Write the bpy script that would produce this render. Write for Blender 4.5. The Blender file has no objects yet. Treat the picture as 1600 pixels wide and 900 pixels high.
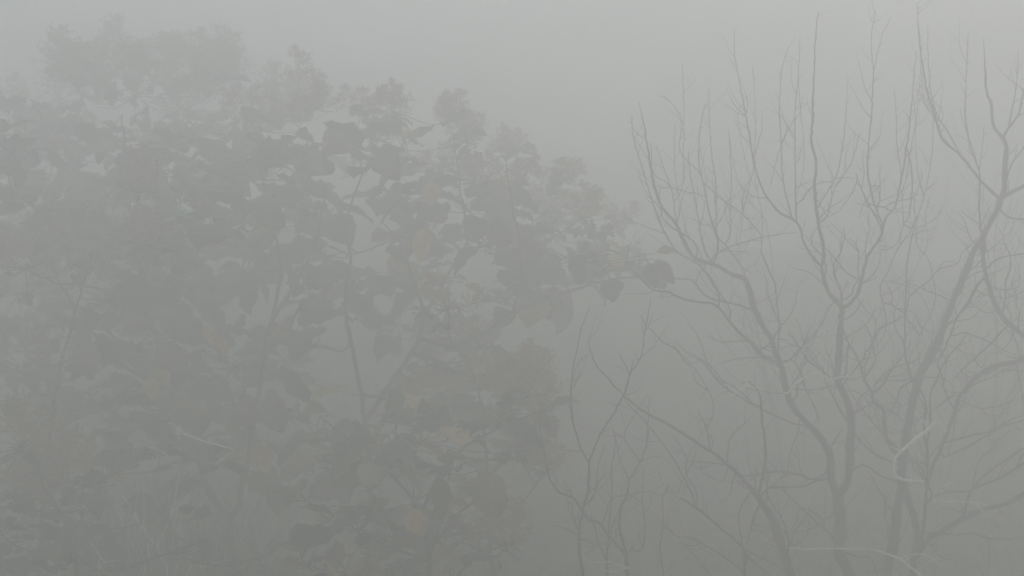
import bpy, math, random
import numpy as np
from mathutils import Vector
R = math.radians
S = bpy.context.scene
COL = S.collection

# ------------------------------------------------------------------ camera, world, sun, exposure
CAMZ, PITCH, LENS = 3.0, 2.0, 50.0
cam = bpy.data.objects.new('camera', bpy.data.cameras.new('camera')); COL.objects.link(cam); S.camera = cam
cam.location = (0, 0, CAMZ); cam.rotation_euler = (R(90 + PITCH), 0, 0)
cam.data.lens = LENS; cam.data.sensor_width = 36; cam.data.clip_end = 4000
S.view_settings.view_transform = 'Standard'; S.view_settings.look = 'None'
S.view_settings.gamma = 1; S.view_settings.exposure = EXPOSURE = 0.80
S.render.engine = 'CYCLES'
S.cycles.use_denoising = True
S.cycles.max_bounces = 12; S.cycles.volume_bounces = 10; S.cycles.diffuse_bounces = 3
w = bpy.data.worlds.new('World'); S.world = w; w.use_nodes = True
nt = w.node_tree; bg = nt.nodes['Background']; sky = nt.nodes.new('ShaderNodeTexSky'); sky.sky_type = 'NISHITA'; sky.sun_disc = False
sky.sun_elevation = R(52); sky.sun_rotation = R(35); sky.dust_density = 3.0; sky.ozone_density = 1; sky.air_density = 1
nt.links.new(sky.outputs[0], bg.inputs[0]); bg.inputs[1].default_value = 0.12
sl = bpy.data.lights.new('sun', 'SUN'); sl.energy = 1.5; sl.angle = R(45); sl.color = (.96, .985, 1)
so = bpy.data.objects.new('sun', sl); COL.objects.link(so); so.rotation_euler = (R(38), 0, R(-35)); so.location = (0, 0, 30)
HAZE_DENSITY, HAZE_G = 0.152, 0.60
HAZE_COLOR = (.8996, .9017, .876, 1)

rng = random.Random(11)
nr = np.random.default_rng(5)

# ------------------------------------------------------------------ helpers
def link(o, parent=None):
    COL.objects.link(o)
    if parent is not None: o.parent = parent
    return o
def thing(name, label, cat, loc=(0, 0, 0), group=None):
    o = bpy.data.objects.new(name, None); o.location = loc; o.empty_display_size = .2
    o['label'] = label; o['category'] = cat
    if group: o['group'] = group
    return link(o)
def mesh_obj(name, V, F, mat, parent=None, smooth=True):
    """V in world space; a child's own origin stays at its thing's base"""
    V = np.asarray(V, float)
    if parent is not None: V = V - np.array(parent.location)
    me = bpy.data.meshes.new(name); me.from_pydata(V.tolist(), [], F)
    me.materials.append(mat)
    if smooth: me.polygons.foreach_set('use_smooth', [True] * len(me.polygons))
    me.update()
    return link(bpy.data.objects.new(name, me), parent)

cp, sp = math.cos(R(PITCH)), math.sin(R(PITCH))
def at(px, py, D):
    """point D metres in front of the lens on the ray through photo pixel (px, py); used to measure the trees"""
    a = (px - 800) / 1600 * 36 / LENS * D; b = (450 - py) / 1600 * 36 / LENS * D
    return np.array([a, D * cp - b * sp, CAMZ + D * sp + b * cp])
def scale(D): return 36 / LENS * D / 1600          # metres per photo pixel at that distance

class MB:
    def __init__(s): s.V = []; s.F = []; s.n = 0
    def add(s, V, F):
        s.V.append(np.asarray(V, float)); s.F += [tuple(i + s.n for i in f) for f in F]; s.n += len(V)
    def tube(s, P, Rr, k=6):
        P = np.asarray(P, float); n = len(P)
        if n < 2: return
        T = np.gradient(P, axis=0); T /= (np.linalg.norm(T, axis=1)[:, None] + 1e-12)
        u = np.cross(T[0], [0.31, 0.87, 0.2]); u /= np.linalg.norm(u)
        th = np.arange(k) * 2 * math.pi / k; V = []
        for i in range(n):
            u = u - T[i] * u.dot(T[i]); u /= np.linalg.norm(u) + 1e-12; v = np.cross(T[i], u)
            V.append(P[i] + Rr[i] * (np.cos(th)[:, None] * u + np.sin(th)[:, None] * v))
        V = np.concatenate(V + [P[-1:] + T[-1:] * Rr[-1], P[:1] - T[:1] * Rr[0] * .5])
        F = []
        for i in range(n - 1):
            for j in range(k):
                a = i * k + j; b = i * k + (j + 1) % k
                F.append((a, b, b + k, a + k))
        e = (n - 1) * k
        for j in range(k):
            F.append((e + j, e + (j + 1) % k, n * k)); F.append(((j + 1) % k, j, n * k + 1))
        s.add(V, F)
    def build(s, name, mat, parent=None, smooth=True):
        return mesh_obj(name, np.concatenate(s.V), s.F, mat, parent, smooth)

def spline(P, step):
    """Catmull-Rom through the rows of P (xyz + radius), resampled about every `step` metres"""
    P = np.asarray(P, float)
    Q = np.vstack([2 * P[0] - P[1], P, 2 * P[-1] - P[-2]]); out = []
    for i in range(1, len(Q) - 2):
        L = np.linalg.norm(Q[i + 1, :3] - Q[i, :3]); m = max(1, int(L / step))
        for t in np.arange(m) / m:
            out.append(.5 * ((2 * Q[i]) + (Q[i + 1] - Q[i - 1]) * t + (2 * Q[i - 1] - 5 * Q[i] + 4 * Q[i + 1] - Q[i + 2]) * t * t
                             + (3 * Q[i] - Q[i - 1] - 3 * Q[i + 1] + Q[i + 2]) * t ** 3))
    out.append(P[-1]); out = np.array(out)
    lo, hi = P[:, 3].min(), P[:, 3].max(); out[:, 3] = np.clip(out[:, 3], lo, hi)
    return out

# ------------------------------------------------------------------ materials
def new_mat(name):
    m = bpy.data.materials.new(name); m.use_nodes = True
    return m, m.node_tree, m.node_tree.nodes['Principled BSDF']
def ramp(nt, fac, stops):
    r = nt.nodes.new('ShaderNodeValToRGB'); nt.links.new(fac, r.inputs[0])
    e = r.color_ramp.elements
    while len(e) < len(stops): e.new(.5)
    for k, (p, c) in enumerate(stops): e[k].position = p; e[k].color = (*c, 1)
    return r.outputs[0]
def noise(nt, sc, det=6, vec='Object', stretch=None):
    t = nt.nodes.new('ShaderNodeTexCoord'); n = nt.nodes.new('ShaderNodeTexNoise'); n.inputs['Scale'].default_value = sc; n.inputs['Detail'].default_value = det
    if stretch:
        mp = nt.nodes.new('ShaderNodeMapping'); mp.inputs['Scale'].default_value = stretch
        nt.links.new(t.outputs[vec], mp.inputs[0]); nt.links.new(mp.outputs[0], n.inputs[0])
    else: nt.links.new(t.outputs[vec], n.inputs[0])
    return n.outputs[0]
def bump(nt, b, h, strength, dist=.01):
    n = nt.nodes.new('ShaderNodeBump'); n.inputs['Strength'].default_value = strength; n.inputs['Distance'].default_value = dist
    nt.links.new(h, n.inputs['Height']); nt.links.new(n.outputs[0], b.inputs['Normal'])
def bark(name, a, b_, rough=.85):
    m, nt, b = new_mat(name); f = noise(nt, 14, 8, stretch=(1, 1, .25))
    nt.links.new(ramp(nt, f, [(.35, a), (.62, b_)]), b.inputs['Base Color']); b.inputs['Roughness'].default_value = rough
    bump(nt, b, noise(nt, 60, 5, stretch=(1, 1, .3)), .7); return m
BARK = bark('grey_bark', (.028, .026, .023), (.085, .078, .068))
BARK_WARM = bark('brown_bark', (.045, .036, .028), (.13, .105, .08))
DULL = bark('dry_vine_bark', (.22, .20, .17), (.40, .37, .32), .8)
PALE = bark('weathered_wood', (.66, .63, .58), (.84, .82, .78), .5)
def leaf_mat(name, stops, rough=.42):
    m, nt, b = new_mat(name)
    g = nt.nodes.new('ShaderNodeNewGeometry')
    c = ramp(nt, g.outputs['Random Per Island'], stops)
    f = noise(nt, 22, 5)
    mx = nt.nodes.new('ShaderNodeMix'); mx.data_type = 'RGBA'; mx.blend_type = 'MULTIPLY'
    mx.inputs[0].default_value = .7
    nt.links.new(c, mx.inputs[6]); nt.links.new(ramp(nt, f, [(.3, (.55, .5, .45)), (.7, (1.25, 1.25, 1.2))]), mx.inputs[7])
    nt.links.new(mx.outputs[2], b.inputs['Base Color']); b.inputs['Roughness'].default_value = rough
    bump(nt, b, noise(nt, 40, 4), .5, .006)
    tr = nt.nodes.new('ShaderNodeBsdfTranslucent'); nt.links.new(mx.outputs[2], tr.inputs[0]); ms = nt.nodes.new('ShaderNodeMixShader'); ms.inputs[0].default_value = .3
    nt.links.new(b.outputs[0], ms.inputs[1]); nt.links.new(tr.outputs[0], ms.inputs[2]); nt.links.new(ms.outputs[0], nt.nodes['Material Output'].inputs['Surface'])
    return m
LEAF = leaf_mat('broad_leaf', [(0, (.032, .038, .016)), (.3, (.06, .066, .02)), (.48, (.13, .13, .04)), (.6, (.04, .11, .08)), (.66, (.05, .05, .024)), (.82, (.13, .08, .045)), (.955, (.17, .11, .06)), (.985, (.42, .27, .09))])
LEAF_DARK = leaf_mat('dark_leaf', [(0, (.028, .036, .022)), (.4, (.05, .062, .035)), (.6, (.09, .105, .06)), (.8, (.07, .055, .04)), (.95, (.11, .07, .05)), (.99, (.3, .18, .07))])
SEED = leaf_mat('dry_seeds', [(0, (.24, .135, .07)), (.5, (.38, .22, .12)), (1, (.50, .36, .22))], .9)
YELLOW = leaf_mat('autumn_leaf', [(0, (.55, .40, .10)), (.5, (.52, .30, .12)), (1, (.50, .40, .15))], .5)

# ------------------------------------------------------------------ ground, hillside
def terrain():
    n = 150; L = 118
    t = np.linspace(-1, 1, n); ax = np.sign(t) * np.abs(t) ** 1.6 * L
    X, Y = np.meshgrid(ax, ax + 0.0)
    Z = .10 * np.sin(X * .55 + 1) * np.cos(Y * .43) + .05 * np.sin(X * 1.7) * np.sin(Y * 1.9 + 2)
    return X, Y, Z
def height(x, y):
    z = .10 * math.sin(x * .55 + 1) * math.cos(y * .43) + .05 * math.sin(x * 1.7) * math.sin(y * 1.9 + 2)
    # wooded slope behind the trees, higher on the left
    d = y - 18 + x * .05
    s = 1 / (1 + math.exp(-d / 3.2)) - .004
    z += s * (5.4 - max(-2.0, min(2.0, x * .10))) + .35 * s * math.sin(x * .4) * math.cos(y * .3)
    return z
def build_ground():
    X, Y, _ = terrain(); n = X.shape[0]
    V = [(X[i, j], Y[i, j], height(X[i, j], Y[i, j])) for i in range(n) for j in range(n)]
    F = [(i * n + j, i * n + j + 1, (i + 1) * n + j + 1, (i + 1) * n + j) for i in range(n - 1) for j in range(n - 1)]
    m, nt, b = new_mat('ground_soil_and_grass')
    f = noise(nt, .9, 10)
    nt.links.new(ramp(nt, f, [(.35, (.05, .042, .03)), (.5, (.06, .07, .03)), (.68, (.11, .095, .055))]), b.inputs['Base Color'])
    b.inputs['Roughness'].default_value = .95; bump(nt, b, noise(nt, 9, 8), .8, .08)
    o = mesh_obj('ground', V, F, m); o['kind'] = 'structure'
build_ground()

# ------------------------------------------------------------------ bare trees, each limb measured off the photograph: (x, y) photo pixels, then width at root / tip in pixels
class Tree:
    def __init__(s, name, label, cat, D, px, group, mat=BARK, seed=1):
        s.D = D; s.mat = mat; s.r = random.Random(seed); s.lines = []   # each line: array rows px, py, depth, width
        b = at(px, 800, D); s.base = Vector((b[0], b[1], height(b[0], b[1])))
        s.root = thing(name, label, cat, s.base, group)
        s.trunk = MB(); s.nb = 0
    def nearest(s, p):
        best = None
        for L in s.lines:
            d = np.hypot(L[:, 0] - p[0], L[:, 1] - p[1]); i = int(d.argmin())
            if best is None or d[i] < best[0]: best = (d[i], L[i])
        return best
    def world(s, L):
        return np.array([[*at(a, b, d), wd * .5 * scale(d)] for a, b, d, wd in L])
    def stroke(s, pts, w0, w1, drift=None, to_ground=False, into=None, first=False, twigs=1.0):
        pts = [tuple(map(float, p)) for p in pts]
        if first:
            depth0 = s.D
            if to_ground: pass
        else:
            n0, n1 = s.nearest(pts[0]), s.nearest(pts[-1])
            if n1[0] < n0[0]: pts = pts[::-1]; n0 = n1
            j = n0[1]; depth0 = j[2]
            if n0[0] > 1.0:
                if n0[0] < 7: pts[0] = (j[0], j[1])
                else: pts = [(j[0], j[1])] + pts
            w0 = min(w0, max(j[3] * .92, w1))
        P = np.array(pts); seg = np.hypot(*np.diff(P, axis=0).T) if len(P) > 1 else []
        # resample densely in the picture, then give depth by a slow wander
        Q = []
        for i in range(len(P) - 1):
            m = max(1, int(seg[i] / 7))
            p0 = P[i - 1] if i > 0 else 2 * P[0] - P[1]; p3 = P[i + 2] if i + 2 < len(P) else 2 * P[-1] - P[-2]
            for t in np.arange(m) / m:
                Q.append(.5 * (2 * P[i] + (P[i + 1] - p0) * t + (2 * p0 - 5 * P[i] + 4 * P[i + 1] - p3) * t * t + (3 * P[i] - p0 - 3 * P[i + 1] + p3) * t ** 3))
        Q.append(P[-1]); Q = np.array(Q)
        L = np.concatenate([[0], np.cumsum(np.hypot(*np.diff(Q, axis=0).T))])
        f = L / L[-1]
        if drift is None: drift = s.r.uniform(-.42, .42)
        ph = s.r.uniform(0, 6)
        dd = drift * L * scale(s.D) + .05 * L / 150 * np.sin(L / 60 + ph)
        if first: dd = dd * .2
        wd = w1 + (w0 - w1) * (1 - f) ** .8
        jit = min(1.6, .55 + .05 * w0)
        Q2 = Q + np.array([[s.r.gauss(0, jit * .5), s.r.gauss(0, jit * .5)] for _ in Q]) * (f > .02)[:, None] * (f < .999)[:, None]
        arr = np.column_stack([Q2, depth0 + dd, wd * (1 + .09 * nr.standard_normal(len(wd)) + .10 * np.sin(L / 23 + ph))])
        s.lines.append(arr)
        W = s.world(arr)
        if first and to_ground:
            p = W[0]; g = height(p[0], p[1]) - .1; k = 8
            dx = s.r.uniform(-.08, .08)
            ext = [[p[0] + dx * math.sin(t * 2.2) * 1.2, p[1] + .1 * t, p[2] + (g - p[2]) * t, p[3] * (1 + .35 * t + .5 * t ** 8)] for t in np.arange(k, 0, -1) / k]
            W = np.vstack([ext, W])
        big = first or into == 'trunk'
        mb = s.trunk if big else MB()
        mb.tube(W[:, :3], W[:, 3], 9 if W[:, 3].max() > .02 else (6 if W[:, 3].max() > .007 else 5))
        s.twiglets(mb, arr, L[-1], w0, twigs)
        if not big:
            mb.build('branch', s.mat, s.root); s.nb += 1
        return arr
    def twiglets(s, mb, arr, length, w0, dens):
        """small side shoots and buds along a limb, curving up to the light"""
        n = int(length / 17 * dens * s.r.uniform(.6, 1.2))
        for _ in range(n):
            i = s.r.randrange(max(1, len(arr) // 6), len(arr)); a = arr[i]; b = arr[max(0, i - 1)]
            ang = math.atan2(a[1] - b[1], a[0] - b[0]) + s.r.choice([-1, 1]) * s.r.uniform(.4, 1.1)
            ln = s.r.choice([s.r.uniform(3, 9), s.r.uniform(8, 30), s.r.uniform(25, 90)]) * (1 if a[3] > 1.3 else .5)
            wd = min(a[3] * .6, s.r.uniform(.8, 1.35) + ln * .006)
            x, y, d = a[0], a[1], a[2]; m = max(3, int(ln / 5)); pts = [[x, y, d, wd]]
            dz = s.r.uniform(-.6, .6) * scale(d)
            curl = s.r.uniform(.03, .16)
            for k in range(m):
                up = -math.pi / 2; da = (up - ang + math.pi) % (2 * math.pi) - math.pi
                ang += da * curl + s.r.gauss(0, .12)
                x += math.cos(ang) * ln / m; y += math.sin(ang) * ln / m; d += dz * ln / m
                pts.append([x, y, d, wd * (1 - .75 * (k + 1) / m)])
            W = s.world(pts); mb.tube(W[:, :3], W[:, 3], 4)
            if ln > 24 and s.r.random() < .6:
                k = s.r.randrange(1, m); q = pts[k]; an = ang + s.r.choice([-1, 1]) * s.r.uniform(.5, .9); l2 = ln * .45
                P2 = [[q[0] + math.cos(an) * l2 * t, q[1] + math.sin(an) * l2 * t - 3 * t * t, q[2] + dz * l2 * t, q[3] * .8 * (1 - .7 * t)] for t in (0, .35, .7, 1)]
                W = s.world(P2); mb.tube(W[:, :3], W[:, 3], 4)
    def tangle(s, n, x0, x1, y0, y1, up=.0, length=(50, 150)):
        """crooked secondary branches growing off the limbs already there"""
        pts = np.concatenate([L[2:] for L in s.lines if len(L) > 6]); pts = pts[(pts[:, 0] > x0) & (pts[:, 0] < x1) & (pts[:, 1] > y0) & (pts[:, 1] < y1) & (pts[:, 3] > 1.8)]
        for _ in range(n):
            p = pts[s.r.randrange(len(pts))]; a = -math.pi / 2 + s.r.uniform(-1.5, 1.5); ln = s.r.uniform(*length); m = max(4, int(ln / 13)); x, y = p[0], p[1]; q = [(x, y)]
            for k in range(m):
                a += s.r.gauss(0, .38); a += ((-math.pi / 2 - a + math.pi) % (2 * math.pi) - math.pi) * up
                x += math.cos(a) * ln / m; y += math.sin(a) * ln / m; q.append((x, y))
            # leave the parent itself, not whatever passes nearby in the picture
            d0 = s.nearest((p[0], p[1]))
            s.stroke(q, min(p[3] * .7, s.r.uniform(1.6, 3.2)), .8, drift=s.r.uniform(-.6, .6), twigs=1.3)
    def done(s):
        s.trunk.build('trunk', s.mat, s.root)

G = 'leafless trees in the fog'
# --- upright forked tree
A = Tree('bare_tree', 'slender leafless tree with a narrow trunk forking low into two limbs and long upright whips', 'tree', 9.9, 1312, G, seed=3)
A.stroke([(1328, 896), (1310, 864), (1314, 840), (1312, 804), (1311, 776)], 20, 17, first=True, to_ground=True, twigs=.3)
A.stroke([(1311, 780), (1299, 746), (1298, 720), (1290, 696), (1268, 668), (1250, 650), (1236, 630), (1228, 606), (1222, 576), (1212, 552), (1204, 530), (1190, 506), (1178, 480), (1172, 456), (1162, 434), (1146, 430), (1130, 420), (1114, 413), (1096, 408), (1080, 396), (1066, 372), (1060, 356), (1036, 324), (1024, 298), (1016, 260), (1012, 230), (1003, 180), (998, 160)], 13, .9, drift=.12, into='trunk', twigs=.5)
A.stroke([(1311, 778), (1325, 750), (1327, 720), (1330, 664), (1328, 644), (1320, 620), (1308, 592), (1310, 566), (1312, 540), (1313, 510), (1315, 480)], 14, 8.5, drift=-.05, into='trunk', twigs=.5)
A.stroke([(1315, 480), (1324, 478), (1336, 466), (1344, 446), (1350, 420), (1358, 396), (1370, 380), (1378, 368), (1372, 345), (1356, 318), (1346, 296), (1340, 280), (1337, 270)], 7.5, 1.2, drift=.1, into='trunk')
A.stroke([(1315, 480), (1300, 464), (1290, 444), (1284, 418), (1288, 400), (1284, 372), (1278, 348), (1273, 290), (1275, 250), (1268, 220), (1270, 178), (1272, 120), (1275, 50), (1279, 18)], 6.5, 1, drift=-.1, into='trunk', twigs=.5)
LA = [
 ([(1178, 486), (1152, 476), (1120, 469), (1100, 460), (1082, 438), (1064, 436), (1042, 432)], 3.4, 1.2),
 ([(1214, 568), (1196, 558), (1176, 538), (1158, 522), (1140, 502), (1124, 482), (1108, 473), (1084, 471), (1060, 464), (1040, 455), (1032, 456), (1016, 450), (1000, 434), (980, 414)], 5.5, 1.4),
 ([(1123, 482), (1124, 464), (1116, 446), (1100, 422), (1078, 404), (1060, 396), (1040, 366), (1032, 350), (1016, 304), (1006, 270), (990, 216), (987, 180)], 3, .9),
 ([(1062, 358), (1056, 336), (1050, 300), (1038, 264), (1026, 228)], 1.8, .8),
 ([(1052, 312), (1060, 308), (1068, 284), (1068, 240), (1069, 180), (1066, 100)], 1.8, .8),
 ([(1060, 309), (1054, 256), (1055, 192)], 1.4, .8),
 ([(1114, 413), (1102, 392), (1094, 360), (1086, 310), (1078, 270), (1076, 236)], 2.2, .8),
 ([(1114, 412), (1120, 396), (1122, 376), (1116, 358), (1108, 332), (1100, 292), (1092, 256), (1093, 210), (1098, 180), (1103, 162)], 3, .9),
 ([(1120, 370), (1119, 320), (1118, 280), (1112, 240), (1108, 180), (1108, 140)], 2, .8),
 ([(1112, 353), (1100, 352), (1080, 340)], 1.3, .8),
 ([(1118, 410), (1122, 396), (1136, 387), (1160, 379), (1200, 369), (1245, 363)], 1.9, 1),
 ([(1164, 434), (1160, 418), (1140, 392), (1134, 382), (1124, 374), (1112, 350)], 2.6, 1),
 ([(1134, 384), (1142, 360), (1141, 330), (1143, 290), (1141, 240), (1138, 200)], 1.7, .8),
 ([(1166, 430), (1169, 418), (1180, 412), (1188, 398), (1190, 385), (1191, 356), (1190, 330), (1182, 292), (1178, 260), (1180, 216), (1180, 178), (1179, 140), (1176, 104)], 3.2, .8),
 ([(1190, 395), (1188, 366), (1182, 358), (1160, 334), (1140, 320), (1124, 308), (1100, 284)], 2.6, 1),
 ([(1160, 334), (1166, 310), (1176, 270), (1180, 250)], 1.8, .9),
 ([(1160, 336), (1162, 300), (1172, 280)], 1.5, .8),
 ([(1216, 552), (1217, 500), (1213, 466), (1210, 440), (1204, 428), (1190, 396)], 4.6, 2.4),
 ([(1208, 430), (1206, 400), (1201, 370), (1196, 345), (1188, 334), (1172, 316), (1158, 292), (1146, 256), (1140, 210)], 2.4, .8),
 ([(1284, 418), (1272, 404), (1256, 380), (1250, 356), (1238, 342), (1220, 334), (1204, 316), (1190, 292), (1178, 256), (1172, 216), (1164, 174), (1156, 128), (1148, 90), (1147, 48)], 4.2, .8),
 ([(1180, 298), (1170, 270), (1158, 220), (1152, 180)], 1.7, .8),
 ([(1238, 336), (1228, 304), (1223, 276), (1220, 220), (1218, 178), (1219, 140), (1222, 108), (1232, 74)], 2.2, .8),
 ([(1244, 346), (1243, 300), (1242, 200), (1242, 178), (1245, 140), (1248, 112), (1250, 58)], 2.2, .8),
 ([(1204, 290), (1216, 240), (1228, 210), (1246, 184)], 1.5, .8),
 ([(1246, 302), (1255, 270), (1256, 220), (1251, 180), (1249, 120)], 1.9, .8),
 ([(1284, 346), (1292, 338), (1302, 300), (1310, 286), (1330, 254), (1344, 206)], 2.2, .8),
 ([(1279, 330), (1280, 320), (1300, 288), (1310, 264), (1318, 220), (1322, 180), (1324, 130)], 2.2, .8),
 ([(1294, 338), (1312, 328), (1332, 300), (1340, 282)], 1.8, .9),
 ([(1370, 380), (1380, 356), (1366, 320), (1360, 292), (1356, 276), (1356, 240), (1362, 178), (1363, 150), (1365, 112), (1362, 80), (1362, 50), (1368, 22)], 4, .8),
 ([(1365, 116), (1370, 90), (1378, 56), (1392, 28)], 1.3, .7),
 ([(1382, 372), (1384, 340), (1398, 326), (1406, 292), (1412, 260), (1418, 220), (1423, 178), (1428, 120), (1432, 80)], 3.4, .9),
 ([(1407, 292), (1408, 268), (1402, 230), (1400, 180), (1398, 140)], 1.7, .8),
 ([(1366, 398), (1378, 391), (1392, 388), (1404, 376), (1412, 350), (1420, 336), (1425, 300), (1424, 262), (1418, 230)], 3.6, 1),
 ([(1410, 350), (1410, 300), (1418, 274), (1422, 240), (1433, 178), (1439, 100)], 2.4, .8),
 ([(1344, 442), (1364, 430), (1372, 416), (1376, 396)], 2, 1.2),
 ([(1342, 340), (1350, 318), (1368, 296), (1376, 290)], 1.5, .8),
 ([(1346, 298), (1350, 270), (1347, 240)], 1.4, .8),
 ([(1328, 668), (1306, 628), (1290, 596), (1284, 570)], 3, 1.2),
 ([(1310, 590), (1298, 590), (1282, 578), (1260, 560), (1244, 536), (1232, 520)], 3.2, 1),
 ([(1228, 606), (1262, 610), (1296, 604), (1312, 600)], 2, 1.2),
 ([(1214, 572), (1190, 560), (1176, 540), (1166, 530)], 2.6, 1),
 ([(1212, 560), (1188, 558), (1160, 560), (1130, 565)], 2, .9),
 ([(1222, 564), (1236, 562), (1250, 580), (1258, 606), (1272, 634), (1280, 656)], 2.4, 1.6),
 ([(1264, 666), (1250, 664), (1230, 658), (1200, 644), (1180, 634), (1152, 618), (1134, 606), (1116, 590), (1100, 566), (1084, 558), (1066, 544), (1056, 536)], 3, 1),
 ([(1250, 650), (1246, 680), (1236, 700), (1230, 735)], 1.8, 1),
 ([(1228, 612), (1202, 614), (1190, 611)], 1.6, .9),
 ([(1299, 744), (1278, 750), (1256, 759), (1230, 761), (1204, 763)], 4, 2),
 ([(1296, 740), (1272, 749), (1250, 742), (1220, 737), (1192, 739), (1170, 744), (1152, 740), (1138, 724)], 3.6, 1.4),
 ([(1306, 854), (1300, 838), (1280, 820), (1250, 792), (1224, 766)], 3.4, 1.2),
 ([(1310, 806), (1302, 805), (1280, 818), (1262, 828), (1240, 834)], 2.6, 1),
 ([(1284, 815), (1270, 800), (1250, 794), (1244, 816), (1236, 828)], 1.8, .9),
 ([(1326, 735), (1348, 726), (1366, 736), (1380, 746), (1404, 754)], 2.8, 1.6),
 ([(1325, 864), (1342, 872), (1358, 870), (1368, 890), (1374, 912)], 3, 1.6),
 ([(1316, 470), (1317, 456), (1326, 440)], 1.6, .9),
 ([(1316, 500), (1332, 492), (1344, 476), (1350, 466)], 1.8, .9),
 ([(1312, 536), (1334, 520), (1352, 508), (1362, 494), (1368, 478)], 1.8, .9),
 ([(1296, 460), (1280, 438), (1262, 424), (1240, 420)], 2.2, 1),
 ([(1299, 700), (1306, 686), (1316, 672)], 2.2, 1.4),
]
for p, a, b in LA: A.stroke(p, a, b)
A.tangle(32, 1080, 1400, 270, 640, up=.18)
A.done()

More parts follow.
